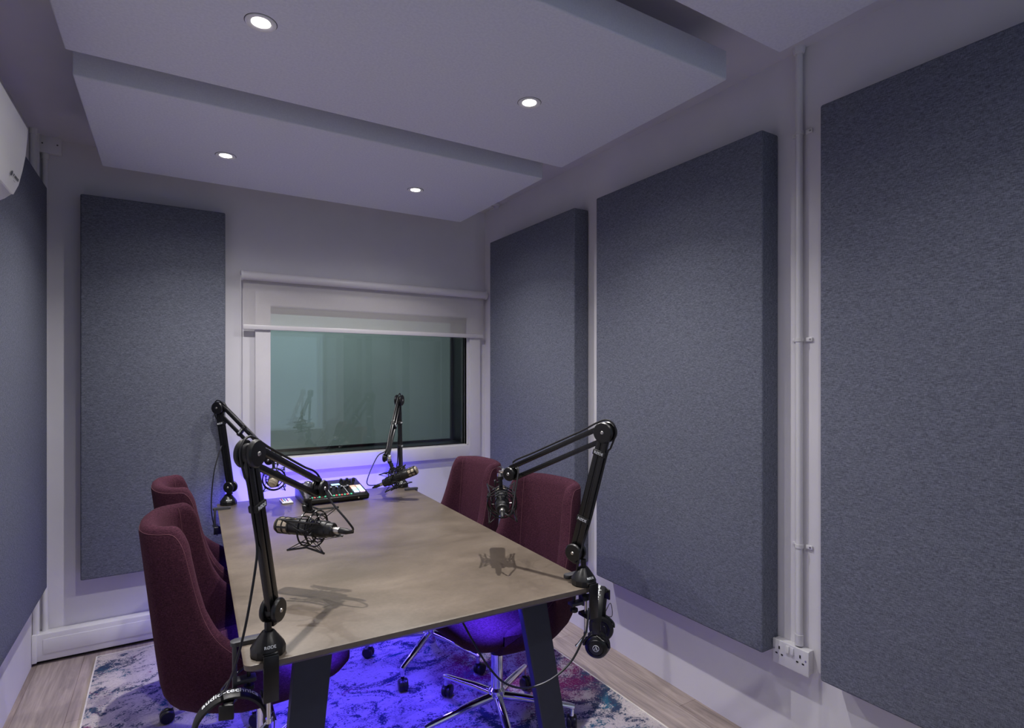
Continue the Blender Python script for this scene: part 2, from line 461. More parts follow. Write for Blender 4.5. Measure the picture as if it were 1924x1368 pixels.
for k, (x, y) in enumerate(DL+[(.217, .58), (1.118, .58)]): beam(x, y, (124., 124., 124., 124., 8., 55.)[k])

# ------------------------------------------------------------------ ceiling extract valve
r = empty('ceiling_vent', (1.925, 3.47, H), 'round white ceiling vent in the far right corner', 'vent')
MB().lathe([(.075, 0.), (.075, -.012), (.068, -.02), (.048, -.022), (.044, -.014), (.04, -.004)], caps=False, n=40).build('rim', plast_white, r)
MB().lathe([(.0, -.03), (.024, -.03), (.034, -.024), (.034, -.018), (.01, -.012), (.01, 0.)], caps=False, n=40).build('vent_disc', plast_white, r)
MB().lathe([(.0, -.003), (.045, -.003)], caps=False).build('vent_throat', dark_slot, r)

# ------------------------------------------------------------------ right wall conduit and socket
r = empty('conduit_pipe', (1.985, 1.216, .45), 'white conduit pipe running down the right wall to the double socket', 'conduit'); o = r.location
MB().tube([(1.985, 1.216, .452), (1.985, 1.216, H)], .0125, 20).build('pipe', plast_white, r, o)
MB().tube([(1.985, 1.216, .452), (1.985, 1.216, .492)], .0145, 20).build('coupler', plast_white, r, o)
MB().lathe([(.0, -.026), (.018, -.022), (.022, -.008), (.022, 0)], (1.984, 1.216, H), caps=False).build('ceiling_rose', plast_white, r, o)
for z in (2.345, 1.581, .819):
    b = MB().tube([(1.985, 1.216, z-.007), (1.985, 1.216, z+.007)], .0155, 20)
    b.box((1.999, 1.186, z), (.007, .026, .016), bev=.003); b.box((1.999, 1.24, z), (.007, .02, .014), bev=.003)
    s = b.build('saddle_clip', plast_white, r, o)
    MB().lathe([(0, -.0), (.0035, 0), (.0035, -.002)], (1.995, 1.181, z), (-1, 0, 0), 12).build('screw', silver, s, o)

r = empty('double_socket', (XR, 1.24, .357), 'white double wall socket with two switches at the foot of the conduit', 'wall socket'); o = V((XR, 1.24, .357))
MB().box((XR-.016, 1.24, .403), (.032, .136, .088), bev=.004).build('back_box', plast_white, r, o)
MB().box((XR-.0365, 1.2375, .403), (.009, .142, .092), bev=.003, seg=3).build('face_plate', plast_white, r, o)
for y in (1.247, 1.229):
    MB().box((XR-.043, y, .428), (.007, .013, .026), R=Euler((0, .12, 0)).to_matrix(), bev=.002).build('switch', plast_white, r, o)
for y in (1.281, 1.199):
    b = MB()
    b.box((XR-.0412, y, .421), (.002, .005, .011)); 
    for dy in (-.011, .011): b.box((XR-.0412, y+dy, .398), (.002, .008, .005))
    b.build('pin_holes', dark_slot, r, o)
for y in (1.302, 1.178): MB().lathe([(0, 0), (.0035, 0), (.0035, -.001)], (XR-.0415, y, .412), (-1, 0, 0), 12).build('screw', silver, r, o)

# ------------------------------------------------------------------ left corner pipes and junction box
for x, y, z0, z1, l in ((-.545, YB-.018, .152, 2.575, 'white pipe running down from the junction box in the left corner'),
                        (-.576, YB-.05, .152, H, 'white corner pipe just left of the junction box'),
                        (-.576, 3.565, 2.39, H, 'short white pipe showing above the left wall panel')):
    r = empty('conduit_pipe', (x, y, z0), l, 'conduit', 'pipes in the left corner')
    MB().tube([(0, 0, 0), (0, 0, z1-z0)], .0125 if y != YB-.05 else .014, 16).build('pipe', plast_white, r)
    MB().tube([(0, 0, z1-z0-.03), (0, 0, z1-z0)], .0155, 16).build('coupler', plast_white, r)
r = empty('junction_box', (-.523, YB, 2.575), 'square white junction box high in the left corner', 'junction box'); o = r.location
MB().box((-.523, YB-.018, 2.62), (.09, .036, .088), bev=.004).build('back_box', plast_white, r, o)
MB().box((-.523, YB-.039, 2.62), (.094, .006, .092), bev=.003).build('cover', plast_white, r, o)
for x in (-.553, -.493): MB().lathe([(0, 0), (.004, 0), (.004, -.001)], (x, YB-.0425, 2.62), (0, -1, 0), 12).build('screw', grey_ink, r, o)

# ------------------------------------------------------------------ air conditioner
def aircon():
    r = empty('air_conditioner', (XL, 1.85, 1.94), 'white air conditioner cut off by the left edge of the photo', 'air conditioner'); o = r.location
    prof = [(XL+.008, 2.225), (-.40, 2.225), (-.384, 2.218), (-.379, 2.205), (-.381, 2.17), (-.385, 2.12), (-.392, 2.075), (-.401, 2.03), (-.412, 2.002), (-.43, 1.986), (-.47, 1.955), (-.52, 1.94), (XL+.008, 1.94)]
    TT = M(((1, 0, 0, 0), (0, 0, 1, 0), (0, 1, 0, 0), (0, 0, 0, 1)))
    MB().box((XL+.004, 1.85, 2.08), (.006, .7, .2)).build('wall_mount', silver, r, o)
    MB().prism(prof, 1.45, 2.25, TT, bev=.004).build('casing', ac_white, r, o)
    fp = [(-.379+.004, 2.205), (-.381+.004, 2.17), (-.385+.004, 2.12), (-.392+.004, 2.075), (-.401+.004, 2.03), (-.412+.003, 2.0)]
    fp2 = fp+[(x-.006, z) for x, z in fp[::-1]]
    MB().prism(fp2, 1.47, 2.244, TT).build('front_panel', ac_white, r, o)
    MB().box((-.447, 1.82, 1.966), (.004, .7, .05), R=Euler((0, -.95, 0)).to_matrix(), bev=.001).build('air_flap', plast_white, r, o)
    MB().box((-.446, 1.82, 1.9635), (.006, .7, .003), R=Euler((0, -.95, 0)).to_matrix()).build('flap_slot', grey_ink, r, o)
    b = MB(); n = V((.97, 0, -.25)).normalized()
    fr = frame((-.3965, 2.165, 2.034), (0, 1, 0), (.25, 0, .97))
    b.mesh(text_mesh('DC INVERTER', .0105), fr @ M.Translation((.022, .003, .003)))
    b.mesh(text_mesh('_______', .006), fr @ M.Translation((.018, -.007, .003)))
    pts = [fr @ V((-.028+.0055*math.cos(a), .002+.0065*math.sin(a), .003)) for a in [i*2*PI/20 for i in range(20)]]
    b.tube(pts, .0012, 6, True); b.tube([fr @ V((-.028, -.001, .003)), fr @ V((-.028, .005, .003))], .0012, 6)
    b.build('lettering', grey_ink, r, o)
aircon()

# ------------------------------------------------------------------ roller blind
def blind():
    r = empty('roller_blind', (1.164, 3.62, 2.07), 'white roller blind half drawn over the studio window', 'roller blind'); o = r.location
    x0, x1, yy = .349, 1.979, 3.615
    MB().tube([(x0+.012, yy, 2.036), (x1-.012, yy, 2.036)], .026, 28).build('roller_tube', trim_white, r, o)
    for x in (x0+.006, x1-.006):
        b = MB(); b.lathe([(.0, -.006), (.03, -.006), (.03, .006), (.0, .006)], (x, yy, 2.036), (1, 0, 0), caps=False)
        b.box((x, (yy+YB)/2, 2.04), (.008, YB-yy, .05), bev=.002); b.build('bracket', plast_white, r, o)
    MB().grid([[(x0+.014+(x1-x0-.028)*i/8, yy+.022, z) for i in range(9)] for z in (2.036, 1.9, 1.745)]).build('blind_cloth', blind_cloth, r, o)
    MB().box((1.164, yy+.020, 1.735), (x1-x0-.026, .012, .028), bev=.004).build('bottom_bar', trim_white, r, o)
    ch = MB(); zz = 2.03
    for dx in (0., .012):
        z = 2.02
        while z > 1.07:
            ch.lathe([(.0, -.0022), (.0019, -.0011), (.0022, 0), (.0019, .0011), (.0, .0022)], (x0-.004, yy-.02-dx, z), n=6, caps=False); z -= .0062
        ch.tube([(x0-.004, yy-.02-dx, 2.03), (x0-.004, yy-.02-dx, 1.07)], .0008, 5)
    ch.build('pull_chain', plast_white, r, o)
    MB().tube([(x0-.004, yy-.026, 1.075), (x0-.004, yy-.026, 1.035)], [.006, .009], 10).build('chain_weight', plast_white, r, o)
blind()

# ------------------------------------------------------------------ rug
r = empty('rug', (.71, 2.09, 0), 'faded cream and blue patterned rug under the table', 'rug', rz=math.radians(.6)); 
MB().box((0, 0, .005), (2.03, 2.94, .01), bev=.003).build('pile', rug_mat, r)
b = MB()
for sx in (-1, 1): b.box((sx*1.018, 0, .0055), (.008, 2.95, .011), bev=.003)
for sy in (-1, 1): b.box((0, sy*1.473, .0055), (2.04, .008, .011), bev=.003)
b.build('binding', rug_edge, r)

# ------------------------------------------------------------------ table
TC = V((.7233, 2.4725, 0)); TR = math.radians(-1.85); TW, TL = 1.08, 1.985; TZ = .74
def table():
    r = empty('conference_table', TC, 'long meeting table with stone grey top and dark splayed legs', 'table', rz=TR)
    # top: square upper edge, underside chamfered back
    lv = [(0., .74), (0., .7365), (.0015, .726), (.022, .712), (.06, .710)]
    b = MB(); rows = []
    for ins, z in lv: rows.append([V((x, y, z)) for x, y in rrect(TW-2*ins, TL-2*ins, max(.02-ins*.2, .006))])
    rows.insert(0, [V((x, y, .7408)) for x, y in rrect(TW-.0025, TL-.0025, .019)])
    b.grid(rows, True)
    n = len(rows[0]); b.mi = 0
    b._add(rows[0], [tuple(range(n))]); b._add(rows[-1], [tuple(range(n))[::-1]])
    for f in b.bm.faces:
        f.material_index = 0 if f.calc_center_median().z > .7403 else 1
    bmesh.ops.remove_doubles(b.bm, verts=b.bm.verts[:], dist=1e-5)
    b.build('tabletop', [table_stone, table_edge], r)
    MB().box((0, 0, .698), (.86, 1.72, .024)).build('underframe', leg_navy, r)
    for sx in (-1, 1):
        for sy in (-1, 1):
            top = V((sx*.355, sy*.86, .70)); foot = V((sx*.438, sy*.945, .0115))
            b = MB(); rows = []
            for p, wx in ((foot, .082), (top, .10)):
                rows.append([p+V((dx*wx/2, dy*.018, 0)) for dx, dy in ((-1, -1), (1, -1), (1, 1), (-1, 1))])
            b.grid(rows, True); b._add(rows[0], [(0, 1, 2, 3)]); b._add(rows[1], [(3, 2, 1, 0)])
            bmesh.ops.remove_doubles(b.bm, verts=b.bm.verts[:], dist=1e-6)
            bmesh.ops.bevel(b.bm, geom=b.bm.edges[:], offset=.003, segments=2, affect='EDGES')
            b.build('leg', leg_navy, r)
    # LED tape under the top
    led = glow('led_tape', (.10, .06, 1., 1), 4.)
    b = MB()
    for sx in (-1, 1): b.box((sx*.46, 0, .7085), (.01, 1.8, .003))
    b.box((0, .93, .7085), (.9, .01, .003)); b.build('light_strip', led, r)
table()
TM = M.Translation(TC) @ M.Rotation(TR, 4, 'Z')

# ------------------------------------------------------------------ chairs
def make_chair():
    r = empty('swivel_chair', (0, 0, 0), 'x', 'chair', 'maroon swivel chairs around the table')
    half = [(-.315, 0., .988), (-.312, .08, .988), (-.302, .15, .987), (-.280, .205, .985), (-.246, .238, .984), (-.206, .255, .981), (-.180, .263, .942), (-.162, .267, .872), (-.143, .27, .795), (-.120, .273, .725), (-.084, .277, .665), (-.02, .28, .61), (.05, .278, .565), (.13, .266, .525), (.20, .246, .49)]
    full = [(x, -y, z) for x, y, z in half[:0:-1]]+half
    # resample smoothly
    pts = bez(full, 4); npt = len(pts)
    def nrm(i):
        t = pts[min(i+1, npt-1)]-pts[max(i-1, 0)]; t = V((t.x, t.y, 0)).normalized(); return V((t.y, -t.x, 0))   # points outward
    rows = []; inner = []; rimo = []
    for i, p in enumerate(pts):
        n = nrm(i)
        if n.dot(V((p.x, p.y, 0))) < 0: n = -n
        h = p.z; th = .058
        back = max(0., min(1., (-.02-p.x)/.22))
        def at(z, inn):
            lean = back*.075*max(0., (.985-z)/.6)
            q = V((p.x, p.y, 0))-n*(lean+inn); q.y *= 1-.24*min(1., max(0., (z-.56)/.42))**1.2; q.z = z; return q
        prof = [at(z_, i_) for z_, i_ in ((.390, .18), (.391, .115), (.3954, .08), (.4054, .052), (.421, .03), (.442, .0138), (.466, .0036), (.498, .0))]
        for k in range(1, 6): prof.append(at(.498+(h-.03-.498)*k/5., 0.))
        prof += [at(h-.01, .006), at(h, .02), at(h-.001, .036), at(h-.012, .05), at(h-.035, th)]
        for k in range(1, 5): prof.append(at(h-.035+(.47-h+.035)*k/4., th+.006*math.sin(PI*k/4)))
        prof.append(at(.44, th))
        rows.append(prof); inner.append(prof); rimo.append(prof[13])
    b = MB(); b.grid(rows)
    for e in (0, -1): b._add(rows[e], [tuple(range(len(rows[e])))])
    bmesh.ops.remove_doubles(b.bm, verts=b.bm.verts[:], dist=1e-5)
    # seams: along the outside of the rim, and two up the inner back
    b.mi = 1
    b.tube([q[12]*.5+q[13]*.5 for q in rows[6:-6]], .0011, 5)
    for i in (int(npt*.36), int(npt*.64)-1):
        b.tube([q+V((.0005, 0, 0)) for q in rows[i][16:22]], .0012, 5)
    b.build('backrest', [maroon, seam_red], r, sharp=60)
    # seat cushion
    b = MB(); lay = []
    for z, ins in ((.390, .17), (.396, .125), (.412, .078), (.44, .036), (.468, .016), (.490, .016), (.505, .036), (.510, .07)):
        lay.append([V((.08+x, y, z)) for x, y in rrect(.51-2*ins, .5-2*ins, .12-ins*.4, 7)])
    b.grid(lay, True); n = len(lay[0])
    b._add(lay[0], [tuple(range(n))]); b._add(lay[-1], [tuple(range(n))[::-1]])
    bmesh.ops.remove_doubles(b.bm, verts=b.bm.verts[:], dist=1e-5)
    b.build('seat', maroon, r, sharp=60)
    MB().box((0, 0, .378), (.2, .16, .02), bev=.004).build('seat_plate', black_plast, r)
    b = MB(); b.lathe([(.014, .285), (.014, .372)], n=20); b.build('gas_column', chrome, r)
    MB().lathe([(.0, .302), (.027, .302), (.028, .305), (.028, .313), (.024, .318), (.0, .318)], caps=False, n=24).build('collar', black_plast, r)
    b = MB(); b.lathe([(.0245, .15), (.0245, .302)], n=28); b.lathe([(.022, .078), (.026, .082), (.031, .11), (.034, .14), (.034, .155), (.0255, .165)], n=28)
    b.build('hub', chrome, r)
    for k in range(5):
        a = math.radians(36+72*k); d = V((math.cos(a), math.sin(a), 0))
        b = MB(); b.tube([d*.02+V((0, 0, .128)), d*.12+V((0, 0, .12)), d*.30+V((0, 0, .097)), d*.316+V((0, 0, .094))], [.0185, .017, .0125, .0105], 14, flat=.9)
        b.tube([d*.305+V((0, 0, .09)), d*.305+V((0, 0, .06))], .0095, 12)
        arm = b.build('base_arm', chrome, r)
        c = MB(); ca = a+1.1+k*.9; f = V((math.cos(ca), math.sin(ca), 0)); sd = V((-f.y, f.x, 0)); o = d*.305+f*-.014+V((0, 0, .0275))
        for s in (-1, 1): c.lathe([(.006, .002), (.024, .002), (.027, .006), (.027, .016), (.023, .021), (.01, .022), (0, .022)], o, sd*s, 22)
        c.lathe([(.0225, -.006), (.0225, .006)], o, sd, 18); c.tube([d*.305+V((0, 0, .062)), d*.305+V((0, 0, .036))], .0085, 10)
        c.build('caster', black_plast, r)
    MB().tube([(.06, -.06, .374), (.07, -.19, .366), (.075, -.235, .356)], [.005, .005, .007], 10).build('height_lever', chrome, r)
    return r
ch0 = make_chair()
chairs = [((1.192, 2.0), 187., 'maroon upholstered chair at the right side of the table, nearer to us'),
          ((1.184, 2.66), 182., 'maroon upholstered chair at the right side of the table, nearer the window'),
          ((.228, 2.12), -6., 'maroon chair at the left of the table, largest and nearest'),
          ((.24, 2.82), 3., 'maroon chair at the left of the table, half hidden behind the nearest chair')]
bases = [0., 0., 0., 0.]
for i, ((x, y), a, l) in enumerate(chairs):
    c = ch0 if i == 0 else copy_tree(ch0)
    c.location = (x, y, .0105); c.rotation_euler = (0, 0, math.radians(a)); c['label'] = l
    for ch in c.children:
        if ch.name.split('.')[0] in ('base_arm', 'caster', 'hub', 'collar', 'gas_column'):
            if i < 2: ch.location = (.05, 0, 0)
            ch.rotation_euler = (0, 0, math.radians({0: 0.-a, 1: -30.-a, 2: 16.-a, 3: 18.6-a}[i]))

# ------------------------------------------------------------------ boom arms
rode = text_mesh('RØDE', .0105)
def boom(B, J, E, Hd, clamp_dir, label, straps, txt=True, face=(0, -1, 0)):
    """B base centre on the table, J lower joint, E elbow, Hd head joint (all in one upright plane)"""
    B, J, E, Hd = V(B), V(J), V(E), V(Hd)
    r = empty('microphone_boom_arm', B, label, 'microphone arm', 'black microphone boom arms clamped to the table'); o = B
    az = V((Hd.x-B.x, Hd.y-B.y, 0)).normalized(); nrm_ = az.cross(V((0, 0, 1))).normalized()
    cd = V(clamp_dir).normalized(); cs = cd.cross(V((0, 0, 1)))
    b = MB(); b.lathe([(.040, 0.), (.0425, .002), (.0425, .018), (.040, .023), (.016, .056), (.013, .058)], B, n=12, ref=cd)
    b.tube([B+V((0, 0, .055)), V((B.x, B.y, J.z-.02))], .009, 12)
    b.box(V((J.x, J.y, J.z-.02)), (.02, .016, .04), R=rot_to(az), bev=.003)
    base = b.build('base', black_plast, r, o, sharp=25)
    # lettering on the sloping front facet
    fc = V(face); fr = frame(B+fc*.036+V((0, 0, .028)), fc.cross(V((0, 0, 1)))*-1, V((0, 0, .033))-fc*.024)
    MB().mesh(rode, fr @ M.Translation((0, 0, .0012))).build('lettering', white_ink, base, o)
    # table clamp
    e = .0475
    b = MB(); b.box(B+cd*(e+.006)+V((0, 0, -.042)), (.006, .036, .115), R=rot_to(cd), bev=.002)
    b.box(B+cd*.03+V((0, 0, .012)), (.036, .036, .010), R=rot_to(cd), bev=.002)
    b.box(B+cd*.02+V((0, 0, -.098)), (.056, .036, .012), R=rot_to(cd), bev=.003)
    cl = b.build('table_clamp', black_metal, r, o)
    sp = B+cd*.012
    b = MB(); b.tube([sp+V((0, 0, -.055)), sp+V((0, 0, -.16))], .0055, 14); b.tube([sp+V((0, 0, -.16)), sp+V((0, 0, -.172))], .0075, 12)
    scr = b.build('clamp_screw', chrome, cl, o)
    MB().lathe([(.012, -.034), (.014, -.038), (.012, -.05)], sp, n=18).build('clamp_pad', black_rubber, cl, o)
    q = sp+V((0, 0, -.166)); hd = (cs*.8+V((0, 0, -.6))).normalized()
    b = MB(); b.tube([q-hd*.012, q+hd*.05], .0026, 8); b.tube([q+hd*.046, q+hd*.053], .0042, 8); b.build('clamp_handle', chrome, cl, o)
    def arm(p, q, name, gap, w, ins=.0):
        d = (q-p).normalized(); pr = d.cross(nrm_).normalized(); L = (q-p).length; b = MB()
        for s in (-1, 1):
            c = (p+q)/2+pr*s*gap/2
            b.box(c, (L-.012, .016, w), R=M((d, nrm_, pr)).transposed(), bev=.003)
        if gap < .03: b.box((p+q)/2, (L-.05, .010, gap), R=M((d, nrm_, pr)).transposed())
        return b.build(name, black_metal, r, o)
    lo = arm(J, E, 'lower_arm', .023, .0185); up = arm(E, Hd, 'upper_arm', .041, .0165)
    def joint(p, R, t=.013, g=.010):
        b = MB()
        for s in (-1, 1): b.lathe([(0, g), (R*.93, g), (R, g+.003), (R, g+t-.005), (R*.9, g+t-.001), (R*.5, g+t), (0, g+t)], p, nrm_*s, 36, caps=False)
        b.lathe([(R*.72, -g), (R*.72, g)], p, nrm_, 24)
        jt = b.build('joint', black_plast, r, o)
        b = MB()
        for s in (-1, 1): b.lathe([(.0, .0025), (.0045, .0025), (.006, .0)], p+nrm_*s*(g+t), nrm_*s, 16, caps=False)
        b.build('bolt', silver, jt, o)
    joint(J, .031); joint(E, .0345, .014); joint(Hd, .026, .010, .009)
    # cable straps with lettering round the arms
    def strap(p, q, f, gap, w, nm):
        d = (q-p).normalized(); pr = d.cross(nrm_).normalized(); c = p.lerp(q, f)
        b = MB(); b.box(c, (.020, .0235, gap+w+.006), R=M((d, nrm_, pr)).transposed(), bev=.004)
        st = b.build('cable_strap', black_rubber, r, o)
        if txt:
            m_ = MB()
            for s in (-1, 1):
                fr = frame(c+nrm_*s*.0118, pr*(1 if s > 0 else -1)*(-1 if pr.z < 0 else 1)*1., d if d.z > 0 else -d)
                m_.mesh(text_mesh('RØDE', .0128), fr @ M.Translation((0, 0, .0005)))
            m_.build('lettering', white_ink, st, o)
    for k, f in straps: strap(*((J, E, f, .023, .0185, 1) if k == 'l' else (E, Hd, f, .041, .0165, 0)))
    return r, az, nrm_

def adapter(r, B, Hd, tip, nrm_):
    """swivel block from the head joint down to the shock mount stem"""
    Hd, tip, o = V(Hd), V(tip), V(B); az = V((tip.x-Hd.x, tip.y-Hd.y, 0))
    top = V((tip.x, tip.y, max(tip.z+.02, Hd.z-.004)))
    b = MB(); b.tube([Hd, Hd.lerp(top, .5)+V((0, 0, .004)), top], [.012, .010, .009], 12)
    b.lathe([(.012, -.008), (.0135, -.004), (.0135, .004), (.012, .008)], top+V((0, 0, .004)), nrm_, 20)
    a = b.build('mount_adapter', chrome, r, o)
    b = MB(); b.tube([top, tip], .008, 12); b.lathe([(.0, -.012), (.012, -.010), (.012, .0), (.0, .002)], tip+(top-tip)*.5, (top-tip), 16, caps=False)
    b.build('adapter_thread', silver, a, o)

# ------------------------------------------------------------------ microphone (local +x is the front; origin at the cradle)
def make_mic():
    r = empty('microphone', (0, 0, 0), 'x', 'microphone', 'black broadcast microphones with silver grilles')
    x1, x0 = .125, -.085; R = .0262; ax = (1, 0, 0)
    prof = [(.0, x0), (.020, x0), (.0225, x0+.003), (.0225, x0+.020), (.0258, x0+.023), (R, x0+.027), (R, -.030)]
    for k in range(6):
        x = -.028+k*.0125
        prof += [(R, x), (R-.0014, x+.001), (R-.0014, x+.003), (R, x+.0045)]
    prof += [(R, .066), (R-.001, .0695), (.0, .0695)]
    MB().lathe(prof, (0, 0, 0), ax, 36, caps=False).build('body', black_plast, r)
    MB().lathe([(.0, .066), (.0242, .066), (.0246, .110), (.0244, .1175), (.022, .1235), (.018, .1255), (.0, .1265)], (0, 0, 0), ax, 36, caps=False).build('grille', grille, r)
    b = MB()
    for x, w in ((.0715, .006), (.0925, .0045), (.1125, .005)):
        b.lathe([(R-.0012, x-w/2), (R+.0004, x-w/2+.0005), (R+.0004, x+w/2-.0005), (R-.0012, x+w/2)], (0, 0, 0), ax, 36, caps=False)
    for k in range(6):
        a = k*PI/3+.3; p = V((0, math.cos(a), math.sin(a)))*(R-.0006)
        b.box(p+V((.092, 0, 0)), (.046, .0026, .0058), R=rot_to((1, 0, 0), V((0, -math.sin(a), math.cos(a)))))
    b.lathe([(.0252, .1145), (.0235, .1205)], (0, 0, 0), ax, 36, caps=False)
    b.build('grille_cage', black_plast, r)
    MB().lathe([(.0, .0), (.003, .0), (.003, .001), (.0, .0014)], (.052, 0, R-.0005), (0, 0, 1), 14, caps=False).build('badge', brass, r)
    b = MB(); b.lathe([(.0095, x0-.02), (.0102, x0-.018), (.0102, x0+.002)], (0, 0, 0), ax, 20); b.build('plug_socket', silver, r)
    return r
mic0 = make_mic()

def make_mount():
    """elastic cradle; local x along the microphone, stem up local +z"""
    r = empty('shock_mount', (0, 0, 0), 'x', 'shock mount', 'black elastic shock mounts')
    b = MB()
    for x in (-.012, .020): b.ring((x, 0, 0), (1, 0, 0), .0555, .0026, 48)
    for k in range(8):
        a = k*PI/4+PI/8; d = V((0, math.cos(a), math.sin(a))); b.tube([d*.0555+V((-.012, 0, 0)), d*.0555+V((.020, 0, 0))], .0022, 6)
    b.box((.004, 0, .060), (.03, .016, .010), bev=.003)
    b.build('outer_hoop', black_metal, r)
    b = MB()
    for x in (-.022, .006): b.ring((x, 0, 0), (1, 0, 0), .0405, .002, 40)
    for k in range(6):
        a = k*PI/3; d = V((0, math.cos(a), math.sin(a)))
        b.tube([d*.0405+V((-.022, 0, 0)), d*.0405+V((.006, 0, 0))], .002, 6)
        b.tube([d*.0405+V((-.01, 0, 0)), d*.0255+V((-.01, 0, 0))], .0025, 6)
    b.ring((-.01, 0, 0), (1, 0, 0), .0272, .0016, 36)
    b.build('inner_cradle', black_metal, r)
    for k in range(4):
        a = PI/4+k*PI/2; d = V((0, math.cos(a), math.sin(a))); t = V((0, -math.sin(a), math.cos(a)))
        b = MB(); b.tube([d*.073+V((-.064, 0, 0)), d*.061+V((.004, 0, 0)), d*.075+V((.070, 0, 0))], [.0034, .0030, .0034], 8)
        bar = b.build('spring_bar', black_metal, r)
        c = MB()
        for xe in (-.064, .070):
            for s in (-1, 1):
                e = (d*math.cos(.55)+t*s*math.sin(.55))
                c.tube([d*.074+V((xe, 0, 0)), e*.0405+V((-.008, 0, 0))], .0013, 5)
                c.tube([d*.074+V((xe, 0, 0)), (d*math.cos(.5)+t*s*math.sin(.5))*.0555+V((.004, 0, 0))], .0009, 5)
        c.build('elastic_cord', black_rubber, bar)
    b = MB(); b.box((.004, 0, .078), (.016, .014, .034), bev=.003); b.lathe([(.011, .092), (.012, .094), (.012, .104), (.010, .106)], (.004, 0, 0), n=18)
    st = b.build('stem', black_plast, r)
    b = MB(); b.tube([(.004, .006, .08), (.004, .016, .08)], .0035, 10); b.box((.004, .021, .08), (.014, .007, .022), bev=.002); b.build('thumb_screw', black_plast, st)
    return r
mount0 = make_mount()

SET = {}
def station(key, B, J, E, Hd, tip, d, up, cd, labs, straps, first=False):
    tip = V(tip); d = V(d).normalized()
    r, az, n = boom(B, J, E, Hd, cd, labs[0], straps)
    R = rot_to(d, up); mc = tip-d*.1255
    mt = mic0 if first else copy_tree(mic0); mt.matrix_world = M.Translation(mc) @ R.to_4x4(); mt['label'] = labs[1]
    sm = mount0 if first else copy_tree(mount0); sc_ = mc-d*.012; sm.matrix_world = M.Translation(sc_) @ R.to_4x4(); sm['label'] = labs[2]
    stem = sc_+R @ V((.004, 0, .104))
    adapter(r, B, Hd, stem, n)
    SET[key] = dict(B=V(B), J=V(J), E=V(E), H=V(Hd), mc=mc, R=R, d=d, n=n, rear=mc-d*.105)

def cable(key, label, tail, loop, side=1., low=(.83, .6, .45)):
    """from the microphone plug up over the arms and off the table"""
    S = SET[key]; n = S['n']*side
    def along(p, q, f, off, out):
        dd = (q-p).normalized(); pr = dd.cross(S['n']).normalized()
        if pr.z < 0: pr = -pr
        return p.lerp(q, f)+pr*off+n*out
    B, J, E, Hd = S['B'], S['J'], S['E'], S['H']
    pts = [S['rear']]+[V(p) for p in loop]
    pts += [along(E, Hd, f, .0365, .0) for f in (.93, .7, .45, .2)]
    dl = (E-J).normalized(); outw = V((E.x-Hd.x, E.y-Hd.y, 0)).normalized()
    pts += [E+V((0, 0, .041)), E+outw*.038+V((0, 0, .012)), E+outw*.034-dl*.05]
    pts += [J.lerp(E, f)+outw*.026 for f in low]+[V(p) for p in tail]
    r = empty('microphone_cable', B+V((0, 0, .0)), label, 'cable', 'black microphone cables')
    MB().tube(bez(pts, 8), .0032, 8).build('cord', cable_black, r, r.location)
    d = S['d']; p = S['rear']
    b = MB(); b.lathe([(.0085, .0), (.0095, -.002), (.0095, -.028), (.0065, -.040), (.004, -.052)], p+d*.003, d, 18); b.build('plug', black_plast, r, r.location)

# nearest left
station('NL', (.212, 1.545, .741), (.226, 1.562, .842), (.163, 1.483, 1.261), (.385, 1.758, 1.106), (.295, 1.945, .966), (-.148, .163, .002), (-.12, -.25, .95), (0, -1, 0),
        ['black boom arm clamped at the near left corner of the table', 'black microphone with grille windows hanging low over the table centre left', 'black wire shock mount holding the nearest left microphone'], [('l', .68)], True)
station('NR', (1.199, 1.50, .741), (1.187, 1.528, .844), (1.228, 1.422, 1.261), (1.083, 1.785, 1.083), (1.142, 1.957, .985), (.132, .235, .04), (-.1, -.05, 1), (0, -1, 0),
        ['black boom arm clamped at the near right corner of the table', 'microphone seen from behind in front of the right hand chairs', 'wire shock mount in front of the right hand chairs'], [('l', .28), ('l', .83)])
station('FL', (.27, 3.434, .741), (.279, 3.42, .838), (.230, 3.512, 1.268), (.457, 3.262, .992), (.434, 3.001, .915), (-.04, -.21, .01), (.05, .45, .9), (0, 1, 0),
        ['black boom arm at the far left corner of the table', 'microphone by the window pointing its round silver grille at us', 'round shock mount around the microphone left of the mixer'], [('l', .8), ('u', .45)])
station('FR', (1.25, 3.40, .741), (1.243, 3.392, .846), (1.238, 3.408, 1.291), (1.085, 3.20, .963), (1.192, 2.988, .916), (.168, -.115, .085), (-.15, .25, .95), (0, 1, 0),
        ['black boom arm at the far right corner of the table, folded steeply', 'microphone right of the mixer with silver end pointing right', 'wire shock mount right of the mixer'], [('l', .35), ('l', .68), ('u', .45)])
cable('NL', 'black cable looping from the nearest left microphone along its arm', [(.176, 1.49, .98), (.152, 1.462, .86), (.130, 1.475, .76), (.116, 1.55, .675), (.112, 1.62, .64), (.15, 1.675, .645), (.24, 1.69, .69)],
      [(.475, 1.715, .975), (.455, 1.70, 1.01), (.41, 1.735, 1.075)])
cable('NR', 'black cable dropping from the right hand arm to its microphone', [(1.196, 1.488, .90), (1.176, 1.492, .84), (1.178, 1.508, .79), (1.19, 1.52, .757)],
      [(1.03, 1.70, .955), (1.06, 1.72, 1.02), (1.09, 1.745, 1.105)], low=(.83, .55, .3))
cable('FL', 'black cable hanging off the far left boom arm', [(.235, 3.44, 1.06), (.20, 3.40, .94), (.185, 3.38, .80), (.187, 3.36, .70), (.21, 3.35, .6)],
      [(.49, 3.27, .93), (.5, 3.30, .97), (.475, 3.285, 1.01)])
